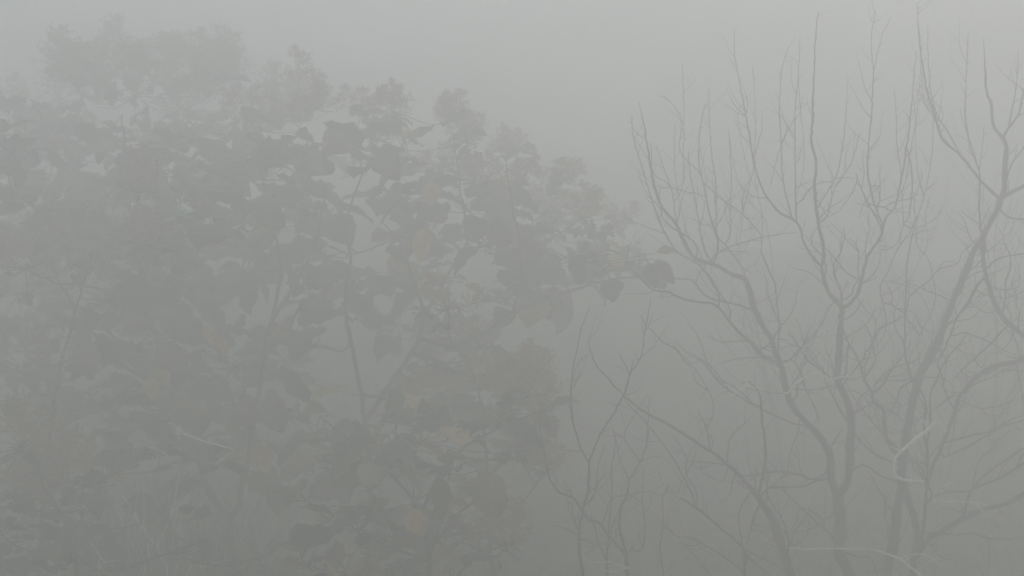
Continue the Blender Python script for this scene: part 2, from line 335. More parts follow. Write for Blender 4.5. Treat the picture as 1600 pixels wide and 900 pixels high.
# --- big leaning tree
B = Tree('bare_tree', 'largest leafless tree, several trunks leaning right to a knotted fork near the right edge', 'tree', 10.4, 1410, G, seed=8)
B.stroke([(1384, 900), (1390, 875), (1396, 850), (1402, 800), (1408, 760), (1410, 720), (1420, 660), (1428, 620), (1438, 586), (1452, 560), (1466, 535), (1480, 492), (1496, 456), (1510, 424), (1520, 396), (1534, 372), (1546, 350), (1556, 330), (1562, 312)], 16, 8.5, first=True, to_ground=True, twigs=.5)
B.stroke([(1562, 312), (1568, 300), (1570, 260), (1572, 224), (1567, 214), (1554, 200), (1550, 180), (1548, 160), (1541, 140), (1538, 80), (1537, 60)], 8, .9, drift=.1, into='trunk', twigs=.5)
B.stroke([(1562, 312), (1574, 304), (1592, 294), (1612, 284), (1640, 262)], 7, 3, into='trunk')
LB = [
 ([(1440, 850), (1444, 820), (1446, 786), (1452, 750), (1458, 728), (1474, 692), (1482, 670), (1492, 640), (1502, 616), (1516, 598), (1536, 582), (1560, 570), (1588, 566), (1600, 556), (1612, 540), (1604, 528), (1594, 520), (1576, 506), (1558, 482), (1548, 456), (1540, 430), (1536, 400), (1532, 376)], 15, 3.5, 'T'),
 ([(1426, 905), (1428, 864), (1434, 850), (1426, 800), (1414, 770), (1408, 745)], 14, 9, 'T'),
 ([(1434, 870), (1440, 856), (1452, 840), (1470, 832), (1490, 818), (1520, 804), (1544, 794), (1570, 788), (1600, 772), (1640, 752)], 13, 6, 'T'),
 ([(1440, 800), (1450, 712), (1444, 680), (1446, 630), (1438, 610), (1428, 598), (1420, 576), (1414, 550), (1414, 520), (1414, 490), (1416, 446), (1418, 408), (1426, 368), (1430, 340), (1428, 300)], 9, 1, 'T'),
 ([(1450, 690), (1454, 660), (1454, 614), (1464, 594), (1472, 574), (1486, 552), (1498, 540), (1512, 520)], 6, 1.4, 0),
 ([(1408, 728), (1402, 710), (1388, 692), (1382, 670), (1380, 640), (1366, 630), (1362, 614), (1350, 592), (1342, 564), (1328, 540), (1320, 528)], 8, 1.6, 'T'),
 ([(1364, 618), (1368, 612), (1380, 600), (1392, 580), (1410, 556), (1424, 536)], 6, 1.4, 0),
 ([(1386, 654), (1400, 628), (1408, 606), (1424, 596), (1440, 588)], 3.4, 1.5, 0),
 ([(1350, 592), (1364, 570), (1368, 560), (1364, 540), (1370, 520), (1384, 508), (1400, 500), (1408, 492)], 3.4, 1, 0),
 ([(1362, 616), (1366, 604), (1384, 582), (1404, 572), (1424, 566), (1436, 560)], 2.4, 1.4, 0),
 ([(1362, 632), (1354, 634), (1338, 644), (1328, 648)], 3, 1.4, 0),
 ([(1352, 614), (1342, 622), (1338, 640), (1336, 655)], 2, 1, 0),
 ([(1380, 640), (1370, 632), (1368, 640), (1372, 658), (1378, 674)], 2.4, 1.4, 0),
 ([(1414, 492), (1402, 482), (1392, 476), (1380, 474), (1376, 462), (1376, 446), (1388, 424), (1398, 398), (1410, 378), (1424, 358), (1440, 320), (1450, 280), (1457, 230), (1458, 180), (1457, 150)], 3.8, 1, 0),
 ([(1394, 476), (1396, 466), (1390, 452), (1384, 440)], 2.2, 1.2, 0),
 ([(1408, 490), (1404, 500), (1392, 506), (1380, 508), (1370, 520), (1370, 540)], 2, 1, 0),
 ([(1380, 476), (1384, 500), (1384, 516), (1376, 532), (1368, 538)], 2, 1, 0),
 ([(1438, 308), (1436, 280), (1431, 230), (1430, 180), (1427, 150)], 1.8, .8, 0),
 ([(1439, 606), (1436, 560), (1434, 530), (1454, 490), (1462, 460), (1456, 426), (1450, 404), (1434, 384), (1431, 356), (1440, 330)], 4.6, 1.2, 0),
 ([(1452, 488), (1438, 460), (1430, 452), (1418, 446), (1400, 442), (1386, 440)], 2.6, 1, 0),
 ([(1446, 395), (1450, 370), (1446, 340), (1452, 310)], 1.8, .9, 0),
 ([(1416, 500), (1422, 462), (1432, 454), (1456, 434), (1468, 420), (1496, 412), (1502, 396), (1516, 384), (1528, 370)], 2.4, 1.2, 0),
 ([(1494, 410), (1478, 407), (1470, 414), (1466, 424)], 1.6, .9, 0),
 ([(1436, 525), (1426, 508), (1416, 498)], 3, 2, 0),
 ([(1412, 350), (1420, 356), (1440, 354), (1462, 340), (1470, 328)], 1.5, .8, 0),
 ([(1505, 436), (1512, 434), (1526, 426), (1536, 425)], 2.4, 1.6, 0),
 ([(1470, 560), (1494, 500), (1512, 472), (1526, 446), (1536, 432)], 4, 2, 0),
 ([(1482, 526), (1508, 520), (1520, 524), (1544, 534), (1576, 550), (1600, 560)], 2.4, 1, 0),
 ([(1556, 306), (1532, 282), (1520, 266), (1502, 244), (1472, 216), (1460, 178), (1448, 140), (1440, 90), (1435, 40), (1433, 6)], 5, .9, 0),
 ([(1502, 244), (1480, 204), (1464, 178), (1454, 140), (1450, 90), (1450, 40)], 2, .8, 0),
 ([(1530, 278), (1530, 266), (1516, 230), (1510, 196), (1508, 178), (1510, 120), (1513, 50)], 3, .8, 0),
 ([(1528, 262), (1520, 232), (1508, 200), (1500, 170)], 1.6, .8, 0),
 ([(1530, 270), (1534, 240), (1538, 196)], 1.6, .8, 0),
 ([(1534, 372), (1532, 356), (1530, 320), (1531, 284)], 3.4, 2.6, 0),
 ([(1530, 350), (1520, 344), (1512, 338), (1504, 330)], 1.5, .8, 0),
 ([(1530, 356), (1540, 336), (1548, 320)], 1.6, .9, 0),
 ([(1564, 328), (1576, 340), (1600, 342), (1630, 340)], 3.2, 2, 0),
 ([(1570, 300), (1574, 276), (1582, 254), (1598, 232), (1610, 210)], 2.6, 1.2, 0),
 ([(1568, 214), (1576, 200), (1590, 180), (1598, 150), (1606, 110)], 4, 1.4, 0),
 ([(1576, 200), (1580, 178), (1588, 136), (1591, 80)], 2.4, .9, 0),
 ([(1572, 232), (1564, 220), (1560, 210)], 1.6, .9, 0),
 ([(1540, 424), (1556, 406), (1576, 400), (1598, 396), (1620, 392)], 3, 1.4, 0),
 ([(1544, 434), (1560, 424), (1576, 416)], 1.6, .8, 0),
 ([(1546, 452), (1570, 453), (1592, 448), (1594, 436), (1582, 440), (1578, 450)], 2.2, .9, 0),
 ([(1538, 430), (1526, 452), (1510, 480), (1500, 490), (1494, 500)], 3.4, 1.2, 0),
 ([(1500, 492), (1490, 500), (1480, 508), (1474, 520)], 2.2, 1, 0),
 ([(1480, 510), (1492, 502), (1506, 500), (1520, 496), (1544, 470)], 2, .9, 0),
 ([(1482, 540), (1488, 520), (1498, 510)], 2, .9, 0),
 ([(1576, 510), (1560, 524), (1544, 540), (1516, 566), (1490, 592)], 3.4, 1.4, 0),
 ([(1500, 620), (1520, 602), (1544, 592), (1572, 578), (1590, 580), (1606, 578)], 2.6, 1, 0),
 ([(1590, 566), (1592, 590), (1596, 606), (1600, 640)], 2.4, 1.2, 0),
 ([(1596, 606), (1582, 624), (1568, 642), (1558, 654)], 2, .9, 0),
 ([(1492, 616), (1490, 604), (1476, 592), (1464, 589), (1432, 590), (1408, 595), (1384, 594), (1372, 590)], 2.6, 1.2, 0),
 ([(1474, 714), (1500, 704), (1526, 690), (1540, 682), (1568, 666), (1600, 656), (1620, 650)], 3, 1.6, 0),
 ([(1478, 692), (1490, 688), (1520, 680), (1546, 674), (1574, 658), (1600, 648)], 3.2, 1.6, 0),
 ([(1546, 676), (1544, 686), (1552, 690), (1564, 684), (1580, 672)], 1.8, 1, 0),
 ([(1500, 806), (1516, 770), (1540, 742), (1568, 722), (1600, 700), (1620, 690)], 5, 3, 0),
 ([(1450, 790), (1456, 778), (1470, 772), (1492, 768), (1512, 768), (1540, 756), (1564, 746), (1600, 724), (1620, 712)], 5, 3, 0),
 ([(1520, 762), (1524, 740), (1530, 720), (1545, 706), (1560, 690)], 2.4, 1, 0),
 ([(1456, 770), (1440, 745), (1434, 728), (1432, 712)], 2.8, 1.6, 0),
 ([(1476, 836), (1500, 836), (1520, 832), (1544, 841), (1572, 842), (1610, 838)], 2.8, 1.6, 0),
 ([(1540, 840), (1546, 866), (1544, 900), (1544, 920)], 3, 1.6, 0),
 ([(1560, 792), (1566, 806), (1576, 812), (1580, 800), (1578, 790)], 1.9, 1, 0),
 ([(1540, 796), (1552, 820), (1570, 826), (1574, 834)], 1.8, 1, 0),
 ([(1446, 660), (1440, 650), (1434, 658), (1430, 650)], 2.2, 1, 0),
 ([(1408, 676), (1388, 678), (1376, 680)], 1.8, 1, 0),
 ([(1400, 726), (1384, 718), (1360, 704), (1340, 684), (1324, 660), (1306, 628)], 3, 1.4, 0),
 ([(1406, 712), (1400, 698), (1374, 672), (1346, 638), (1326, 606), (1318, 590)], 2.8, 1.2, 0),
 ([(1430, 620), (1410, 635), (1404, 630), (1384, 608)], 2, 1, 0),
 ([(1468, 650), (1464, 640), (1476, 626), (1490, 616)], 2, 1, 0),
 ([(1458, 640), (1470, 632), (1484, 622), (1500, 616)], 2, 1.2, 0),
]
for p, a, b, t in LB: B.stroke(p, a, b, into='trunk' if t == 'T' else None, drift=.08 * B.r.uniform(-1, 1) if t == 'T' else None)
B.tangle(31, 1320, 1600, 380, 880, up=.06)
B.done()

# --- tree leaning left across the gap
Dt = Tree('bare_tree', 'leafless tree leaning left, one long straight limb slanting up across the open foggy gap', 'tree', 9.4, 1250, G, seed=21)
Dt.stroke([(1238, 905), (1234, 898), (1226, 870), (1216, 840), (1208, 816), (1200, 800), (1190, 784), (1176, 766)], 17, 9, first=True, to_ground=True, twigs=.3)
Dt.stroke([(1176, 766), (1160, 748), (1132, 722), (1116, 708), (1088, 692), (1056, 670), (1016, 649), (996, 636), (976, 618), (960, 604), (956, 598), (932, 571), (924, 552), (919, 534)], 6.5, 1.2, drift=-.1, into='trunk', twigs=.4)
LD = [
 ([(1185, 778), (1190, 750), (1196, 718), (1194, 680), (1190, 650), (1188, 620), (1180, 604), (1170, 596), (1160, 598)], 5, 1.6),
 ([(1188, 778), (1200, 763), (1214, 760), (1230, 761)], 3, 2),
 ([(1110, 704), (1109, 698), (1104, 670), (1090, 638)], 2.2, .9),
 ([(1180, 634), (1162, 616), (1140, 600), (1126, 592), (1110, 570), (1094, 561), (1080, 550)], 1.8, .9),
 ([(1190, 782), (1178, 808), (1172, 832), (1166, 852)], 3, 1.8),
 ([(1174, 764), (1160, 788), (1154, 804), (1156, 830), (1160, 852)], 2.6, 1.8),
 ([(1200, 776), (1212, 796), (1226, 818), (1232, 848), (1234, 880)], 2.6, 2),
 ([(1160, 750), (1146, 730), (1128, 725), (1100, 722), (1076, 721)], 2, .9),
 ([(1148, 738), (1143, 760), (1140, 774), (1126, 786)], 2, .9),
 ([(1150, 744), (1160, 756), (1156, 752)], 1.6, .9),
 ([(1140, 728), (1130, 752), (1120, 750), (1104, 742), (1096, 738), (1096, 724)], 1.6, .8),
 ([(1112, 706), (1114, 690), (1106, 672)], 1.6, .8),
]
for p, a, b in LD: Dt.stroke(p, a, b)
Dt.tangle(8, 1050, 1260, 640, 900, up=.1, length=(40, 90))
Dt.done()

Dh = Tree('bare_shrub', 'leafless shrub of long crossing rods fanning left below the leaning tree', 'shrub', 9.1, 1165, G, seed=22)
Dh.stroke([(1164, 905), (1163, 890), (1164, 872), (1162, 858)], 5, 4.5, first=True, to_ground=True, twigs=.2)
LH = [
 ([(1162, 858), (1150, 846), (1132, 830), (1106, 808), (1088, 794), (1061, 776), (1045, 761), (1022, 742), (1001, 721), (985, 700), (974, 684), (960, 676)], 4.6, 1.2),
 ([(1088, 794), (1080, 770), (1068, 746), (1054, 720), (1036, 694), (1012, 664), (992, 642), (980, 630), (974, 616)], 3, 1),
 ([(1094, 792), (1088, 768), (1072, 740), (1074, 718), (1066, 704), (1056, 682)], 2.2, .9),
 ([(1066, 704), (1058, 708), (1052, 705)], 1.3, .8),
 ([(1072, 742), (1084, 718), (1088, 700), (1087, 690)], 1.6, .8),
 ([(1001, 721), (1009, 700), (1012, 671), (1013, 653), (1016, 620)], 2.6, 1),
 ([(978, 690), (976, 676), (996, 641), (1012, 616)], 2.2, .9),
 ([(1003, 722), (1012, 716), (1020, 714), (1030, 715), (1034, 710)], 1.8, .9),
 ([(1162, 866), (1180, 880), (1204, 900), (1220, 918)], 3.6, 2),
 ([(1166, 858), (1190, 872), (1220, 888), (1240, 900)], 2.4, 1.6),
 ([(1164, 895), (1152, 886), (1128, 868), (1104, 854), (1082, 840), (1058, 838), (1044, 822)], 2.8, 1),
 ([(1112, 900), (1092, 876), (1064, 844), (1058, 838)], 1.8, 1.2),
 ([(1112, 898), (1088, 878), (1072, 874), (1050, 884), (1038, 896), (1026, 910)], 1.9, .9),
 ([(1136, 834), (1126, 826), (1118, 815)], 1.8, 1),
 ([(1120, 870), (1098, 858), (1085, 838)], 1.6, .8),
 ([(1060, 776), (1064, 756), (1080, 728)], 1.5, .8),
]
for p, a, b in LH: Dh.stroke(p, a, b, twigs=.7)
Dh.done()

# --- thin sapling clump
E_ = Tree('bare_shrub', 'thin leafless sapling clump with wavy upright stems just right of the big leaved bush', 'shrub', 8.7, 985, G, seed=31)
E_.stroke([(982, 905), (980, 898), (979, 880), (978, 868)], 6, 5, first=True, to_ground=True, twigs=.2)
LE = [
 ([(978, 870), (974, 847), (968, 825), (967, 810), (971, 790), (980, 772), (983, 749)], 4.4, 2.6),
 ([(983, 749), (1001, 721), (1009, 700), (1014, 670)], 2.4, 1.2),
 ([(983, 749), (970, 722), (965, 700), (958, 669)], 2.4, 1),
 ([(978, 870), (969, 858), (951, 838), (935, 816), (921, 813), (908, 795), (894, 776), (878, 772), (866, 760), (859, 749), (852, 715), (844, 671), (844, 627)], 4.6, 1.2),
 ([(894, 778), (889, 763), (880, 752)], 2, .9),
 ([(980, 868), (988, 858), (996, 863), (1004, 857), (1008, 820), (1004, 786), (1004, 763), (1006, 735)], 2.6, .9),
 ([(1000, 860), (1001, 847), (997, 829)], 1.5, .8),
 ([(985, 862), (990, 850), (992, 854)], 1.6, .9),
 ([(965, 835), (961, 840), (962, 828), (968, 822)], 1.8, 1),
 ([(912, 910), (907, 873), (905, 850), (905, 829), (908, 811), (912, 792), (918, 770), (920, 745), (920, 724), (928, 703), (939, 676), (946, 666), (958, 648), (971, 623), (978, 609), (983, 588), (988, 579), (999, 564), (1004, 547), (1006, 525), (1013, 493), (1017, 467)], 5, 1, 'G'),
 ([(921, 724), (910, 707), (900, 676), (894, 653), (892, 618), (896, 570), (901, 550), (908, 515), (921, 481)], 3.6, .9),
 ([(910, 709), (900, 705), (882, 704)], 1.6, .9),
 ([(892, 605), (904, 566), (918, 556)], 1.2, .8),
 ([(983, 588), (981, 578), (968, 554)], 1.8, .9),
 ([(984, 586), (991, 561)], 1.5, .8),
 ([(1008, 520), (1013, 511), (1020, 490)], 1.6, .9),
 ([(1006, 508), (1001, 492)], 1.4, .8),
 ([(1012, 510), (1026, 524), (1040, 538), (1058, 547), (1068, 562), (1088, 580), (1104, 604), (1113, 624), (1115, 644), (1109, 660), (1102, 668)], 3, 1.2),
 ([(1056, 546), (1052, 540), (1064, 552), (1080, 570)], 1.4, .8),
 ([(1108, 610), (1090, 600), (1082, 580)], 1.3, .8),
 ([(914, 790), (926, 777), (932, 758), (935, 728), (946, 691)], 2.6, .9),
 ([(948, 850), (935, 850), (930, 825), (922, 808), (915, 800)], 2.4, 1.4),
 ([(948, 905), (948, 880), (950, 850), (953, 800), (956, 779), (956, 758), (956, 728), (961, 696), (962, 680)], 3, 1, 'G'),
 ([(934, 850), (946, 873), (951, 898)], 2.6, 2),
 ([(930, 855), (920, 845), (910, 842)], 1.8, 1),
 ([(938, 820), (948, 800), (953, 783), (965, 776), (983, 773), (1004, 769), (1022, 769), (1036, 777), (1044, 760)], 1.6, .9),
 ([(1036, 905), (1036, 888), (1031, 856), (1035, 829), (1036, 800), (1036, 776), (1046, 755)], 2.2, .9, 'G'),
 ([(900, 830), (895, 805), (894, 790), (888, 784)], 1.8, .9),
 ([(900, 838), (888, 828), (876, 824), (864, 822)], 1.8, .9),
]
for t in LE:
    p, a, b = t[:3]
    if len(t) == 4:      # another stem of the same clump rising from the ground
        E_.D = 8.7 + E_.r.uniform(-.15, .25); E_.stroke(p, a, b, first=True, to_ground=True, drift=.05, twigs=.6)
    else: E_.stroke(p, a, b, twigs=.8)
E_.done()

# ------------------------------------------------------------------ pale dead branches caught in the trees
def dead_branch(label, strokes, D, wmul=1.0):
    p0 = strokes[0][0][0]; b = at(*p0, D)
    root = bpy.data.objects.new('dead_branch', None); mb = MB()
    for pts, w0, w1 in strokes:
        P = np.array([[*at(x, y, D + .02 * math.sin(i * 1.7)), 0] for i, (x, y) in enumerate(pts)])
        f = np.linspace(0, 1, len(pts)); P[:, 3] = (w0 + (w1 - w0) * f) * .5 * scale(D) * wmul
        W = spline(P, .03); W[:, :3] += nr.normal(0, .0016, (len(W), 3)); mb.tube(W[:, :3], W[:, 3], 6)
    o = mb.build('dead_branch', PALE); me = o.data
    me.transform(__import__('mathutils').Matrix.Translation(-Vector(b))); o.location = Vector(b)
    o['label'] = label; o['category'] = 'branch'; o['group'] = 'pale dead branches caught in the trees'
dead_branch('pale hooked dead branch hanging in front of the twin trunks at lower right', [
    ([(1478, 672), (1472, 664), (1460, 661), (1452, 670), (1432, 685), (1410, 704), (1400, 714), (1396, 734), (1402, 746), (1420, 751), (1444, 752)], 4.6, 2.4),
    ([(1452, 671), (1447, 664), (1444, 655)], 2.2, 1), ([(1410, 704), (1398, 702), (1390, 698)], 1.8, 1)], 9.3, 1.45)
dead_branch('long thin pale dead branch lying nearly level across the trunks at the bottom right', [
    ([(1438, 898), (1420, 884), (1406, 873), (1376, 862), (1356, 858), (1320, 857), (1280, 857), (1240, 857), (1220, 854), (1205, 848), (1196, 841)], 3.6, 1.6),
    ([(1406, 874), (1424, 866), (1440, 866), (1456, 872), (1470, 884)], 2, 1.2), ([(1408, 876), (1420, 873), (1432, 867)], 1.6, 1)], 9.45, 1.2)
dead_branch('short pale curled twig with a hooked tip in the gap beside the slim left limb', [
    ([(1116, 622), (1136, 620), (1152, 613), (1164, 602), (1167, 594), (1163, 592)], 1.2, 2.6), ([(1152, 613), (1140, 604), (1128, 600)], 1.2, .8), ([(1164, 600), (1178, 606), (1190, 607)], 1.6, 1)], 9.1, 1.25)
dead_branch('thin pale dead twig crossing the bend of the slim limb', [
    ([(1226, 615), (1232, 613), (1240, 602), (1260, 588), (1276, 582), (1296, 592), (1320, 588), (1338, 590)], 2.8, 1.8)], 9.6, 1.2)
dead_branch('pale broken stub branch lying on the low limb at the right edge', [
    ([(1460, 782), (1488, 784), (1520, 785), (1544, 790)], 2.6, 1.4), ([(1522, 784), (1532, 796), (1544, 808)], 2.4, 1.2), ([(1458, 774), (1468, 760), (1490, 753)], 2.2, 1), ([(1460, 783), (1458, 774)], 2, 2)], 9.9, 1.2)
dead_branch('slim pale dead stick leaning across the dark leaves at lower left', [
    ([(287, 678), (322, 690), (350, 698), (366, 703), (350, 714), (336, 728)], 2.6, 1.8)], 9.5)
dead_branch('straight pale rod slanting through the thin sapling clump', [
    ([(1001, 721), (1022, 742), (1045, 762), (1062, 777)], 1.4, 1.8)], 8.95)
dead_branch('pale bent twig lying across the base of the thin sapling clump', [
    ([(880, 875), (900, 871), (912, 872), (924, 879), (946, 878), (966, 882), (982, 888)], 1.2, 2.2), ([(982, 887), (964, 892), (946, 893), (938, 886)], 1.8, 1.2)], 8.6)

# ------------------------------------------------------------------ broad-leaved plants
def leaf_shape(kind):
    """flat outline rows: (t along, half width); kind 0 ovate, 1 heart-shaped, 2 shallowly three-lobed, 3 lance"""
    T = [0, .06, .16, .3, .45, .6, .75, .88, 1]
    Wd = {0: [.05, .22, .34, .41, .42, .38, .29, .17, .02], 1: [.12, .38, .50, .53, .50, .43, .32, .18, .02],
          2: [.10, .34, .44, .54, .43, .41, .28, .15, .02], 3: [.03, .12, .20, .25, .26, .23, .18, .10, .01]}[kind]
    return T, Wd
def add_leaf(mb, base, d, up, size, kind, rnd, petiole):
    d = d / (np.linalg.norm(d) + 1e-9); s = np.cross(d, up); s /= np.linalg.norm(s) + 1e-9; n = np.cross(s, d)
    p0 = base + d * petiole * .2
    T, Wd = leaf_shape(kind); fold = rnd.uniform(.05, .4); droop = rnd.uniform(.05, .5); wav = rnd.uniform(.02, .07); tw = rnd.uniform(-.35, .35)
    V = []; F = []
    pet = base + d * petiole + n * petiole * .25
    k = len(T)
    for i, (t, wd) in enumerate(zip(T, Wd)):
        c = pet + d * size * t * (1 - .15 * droop * t) - n * size * droop * t * t
        a = tw * t; si = s * math.cos(a) + n * math.sin(a); ni = n * math.cos(a) - s * math.sin(a)
        wj = wd * rnd.uniform(.85, 1.08) * size; wk = wd * rnd.uniform(.85, 1.08) * size
        back = -.10 * size if (kind == 1 and i <= 1) else 0
        wv = wav * size * math.sin(i * 2.1)
        V += [c - si * wj + ni * (wj * fold + wv) + d * back, c - si * wj * .5 + ni * wj * fold * .35, c, c + si * wk * .5 + ni * wk * fold * .35, c + si * wk + ni * (wk * fold - wv) + d * back]
    for i in range(k - 1):
        for j in range(4):
            a = i * 5 + j; F.append((a, a + 1, a + 6, a + 5))
    # petiole, joined to the blade so the leaf is one island
    o = len(V); r = .004 * size / .25
    V += [base + s * r, base - s * r]; F += [(o, o + 1, 1, 2), (o, 2, 3)]
    mb.add(V, F)

def head_mesh(seed, size):
    """a dry branching seed head: thin stalks set with small round fruits"""
    rnd = random.Random(seed); st = MB(); fr = MB()
    def fruit(p, r):
        a = rnd.uniform(0, 6); ca, sa = math.cos(a) * r, math.sin(a) * r
        p = np.array(p); V = [p + (ca, sa, 0), p + (-sa, ca, 0), p + (-ca, -sa, 0), p + (sa, -ca, 0), p + (0, 0, r), p - (0, 0, r)]
        fr.add(V, [(0, 1, 4), (1, 2, 4), (2, 3, 4), (3, 0, 4), (1, 0, 5), (2, 1, 5), (3, 2, 5), (0, 3, 5)])
    lean = np.array([rnd.uniform(-.2, .2), rnd.uniform(-.2, .2), 1.0])
    axis = [lean * size * t for t in np.linspace(0, 1, 6)]; st.tube(axis, np.linspace(.004, .0015, 6), 4)
    for _ in range(34):
        t = rnd.uniform(.12, 1); b = lean * size * t; a = rnd.uniform(0, 2 * math.pi); L = size * (.55 * (1 - t) + .16) * rnd.uniform(.7, 1.25)
        dv = np.array([math.cos(a), math.sin(a), rnd.uniform(.1, .8)]); dv /= np.linalg.norm(dv)
        P = [b + dv * L * q + np.array([0, 0, -.1 * L * q * q]) for q in (0, .35, .7, 1)]
        st.tube(P, [.0024, .002, .0016, .0012], 3)
        for _ in range(5):
            q = rnd.uniform(.3, 1); bb = b + dv * L * q; d2 = dv + np.array([rnd.gauss(0, .8), rnd.gauss(0, .8), rnd.gauss(.1, .7)]); d2 /= np.linalg.norm(d2)
            l2 = L * rnd.uniform(.15, .38); st.tube([bb, bb + d2 * l2], [.0016, .001], 3)
            for _ in range(3): fruit(bb + d2 * l2 * rnd.uniform(.5, 1.1) + np.array([rnd.gauss(0, .008) for _ in range(3)]), rnd.uniform(.0045, .0085))
    st.add(np.concatenate(fr.V), fr.F)
    me = bpy.data.meshes.new('seed_head'); me.from_pydata(np.concatenate(st.V).tolist(), [], st.F); me.materials.append(SEED); me.update()
    return me
HEADS = [head_mesh(k, .33) for k in range(4)]

class Bush:
    def __init__(s, name, label, cat, px, D, group, seed, mat=LEAF, trunks=((0, 0),), wt=12):
        s.r = random.Random(seed); s.D = D; s.mat = mat
        b = at(px, 900, D); s.base = np.array([b[0], b[1], height(b[0], b[1])])
        s.root = thing(name, label, cat, Vector(s.base), group)
        s.wood = MB(); s.twig = MB(); s.leaf = MB(); s.heads = 0; s.nodes = []; s.spread = 1.0; s.dens = .80; s.headleaf = .25; s.fuzz = .5
        s.w = wt * scale(D) / 2
    def limb(s, pts, w0, w1, ground=False):
        """pts: (px, py, depth offset)"""
        P = [[*at(x, y, s.D + dz), 0] for x, y, dz in pts]
        if ground:
            p = P[0]; g = height(p[0], p[1]) - .08; P = [[p[0] * .98, p[1], g, 0], [p[0], p[1] + .03, (p[2] + g) / 2, 0]] + P
        elif s.nodes:
            q = min(s.nodes, key=lambda n: np.linalg.norm(n[:3] - np.array(P[0][:3]))); P[0] = [*q[:3], 0]
        P = np.array(P); f = np.linspace(0, 1, len(P)); P[:, 3] = (w0 + (w1 - w0) * f) * (1 - .55 * f ** 4) * .5 * scale(s.D)
        W = spline(P, .07); W[1:-1, :3] += nr.normal(0, .005, (len(W) - 2, 3))
        s.wood.tube(W[:, :3], W[:, 3], 8 if w0 > 6 else 6); s.nodes += list(W)
    def lobe(s, px, py, rpx, dz=0, leaves=14, heads=0, size=62, hscale=1.0, up=.25, kinds=(0, 0, 1, 1, 2)):
        dz = dz + s.r.uniform(-.5, 1.9) * s.spread; leaves = leaves * s.dens
        fuzzy = heads >= 3
        if fuzzy: size = size * .46; dz = dz + s.fuzz; heads = heads + 3; leaves = leaves * 1.6
        elif heads: size = size * .75
        D = s.D + dz; c = at(px, py, D); rad = rpx * scale(D)
        q = min(s.nodes, key=lambda n: np.linalg.norm(n[:3] - c) + (1.0 if n[2] > c[2] + .1 else 0)); L = np.linalg.norm(q[:3] - c)
        if L > .05:
            mid = (q[:3] + c) / 2 + np.array([s.r.gauss(0, .08), s.r.gauss(0, .08), -.12]) * L
            w0 = min(q[3] * .8, .012 + .008 * L); W = spline(np.array([[*q[:3], w0], [*mid, w0 * .8], [*c, .006]]), .07)
            W[1:-1, :3] += nr.normal(0, .004, (len(W) - 2, 3)); s.wood.tube(W[:, :3], W[:, 3], 6); s.nodes += list(W[2:])
        n = max(2, int(round(leaves / 5))); ends = []
        for k in range(n + heads):
            while True:
                v = np.array([s.r.uniform(-1, 1) for _ in range(3)])
                if .25 < np.linalg.norm(v) < 1: break
            if k >= n:
                v[2] = abs(v[2]) * .9 + .1
                if s.r.random() < .35: v *= s.r.uniform(1.1, 1.7)
            v[2] += (up * .5 - (.5 if fuzzy else 0)) if k < n else -.45; e = c + v * rad * np.array([1, .9, .85])
            mid = c + v * rad * .5 + np.array([0, 0, -.08 * rad]) + nr.normal(0, .012, 3)
            W = spline(np.array([[*c, .0055], [*mid, .0045], [*e, .003]]), .05); s.twig.tube(W[:, :3], W[:, 3], 4)
            dv = e - mid; dv /= np.linalg.norm(dv) + 1e-9
            if k < n:
                m = s.r.randint(3, 6); a0 = s.r.uniform(0, 6)
                for j in range(m):
                    a = a0 + j * 2.4; out = np.array([math.cos(a), math.sin(a), s.r.uniform(-.7, .6)]) + dv * .5
                    upv = np.array([s.r.gauss(0, .55), s.r.gauss(0, .55) - .2, 1.0])
                    sz = size * scale(D) * s.r.uniform(.45, 1.3)
                    b = e - dv * s.r.uniform(0, .06)
                    add_leaf(s.leaf, b, out, upv, sz, s.r.choice(kinds), s.r, sz * s.r.uniform(.2, .5))
            else:
                s.head(e, s.r.choice([s.r.uniform(.3, .7), s.r.uniform(.6, 1.2), s.r.uniform(.8, 1.35)]) * hscale)
                if s.r.random() < s.headleaf:
                    a = s.r.uniform(0, 6); add_leaf(s.leaf, e - dv * .05, np.array([math.cos(a), math.sin(a), s.r.uniform(-.6, .2)]), np.array([0, 0, 1.0]), size * .7 * scale(D) * s.r.uniform(.5, 1), s.r.choice(kinds), s.r, .04)
        for _ in range(9):      # bare twiglets between the leaves
            a = s.r.uniform(0, 6.28); dv = np.array([math.cos(a), math.sin(a), s.r.uniform(-.3, .9)]); L = rad * s.r.uniform(.6, 1.25)
            P = [np.array([*c, .004])]
            for q in range(6):
                dv = dv + nr.normal(0, .22, 3); dv /= np.linalg.norm(dv); P.append(np.array([*(P[-1][:3] + dv * L / 6), .004 - .0004 * q]))
            P = np.array(P); s.twig.tube(P[:, :3], P[:, 3], 4)
    def head(s, e, sc):
        if s.heads >= 100: return
        o = bpy.data.objects.new('seed_head', s.r.choice(HEADS)); link(o, s.root)
        o.location = Vector(e - s.base); o.rotation_euler = (s.r.uniform(-.5, .5), s.r.uniform(-.5, .5), s.r.uniform(0, 6)); o.scale = (sc,) * 3; s.heads += 1
    def one_leaf(s, px, py, tx, ty, dz, size, kind=0, mat=None, name='leaf'):
        """one leaf that stands out in the photo, from its stalk end (px, py) towards (tx, ty)"""
        b = at(px, py, s.D + dz); t = at(tx, ty, s.D + dz - .02); m = MB() if mat else s.leaf
        q = min(s.nodes, key=lambda n: np.linalg.norm(n[:3] - b))
        s.twig.tube([q[:3], (q[:3] + b) / 2 + np.array([0, 0, -.02]), b], [.004, .0035, .0025], 4)
        add_leaf(m, b, t - b, np.array([s.r.uniform(-.5, .5), -1.0, .5]), size * scale(s.D), kind, s.r, .03)
        if mat: m.build(name, mat, s.root)
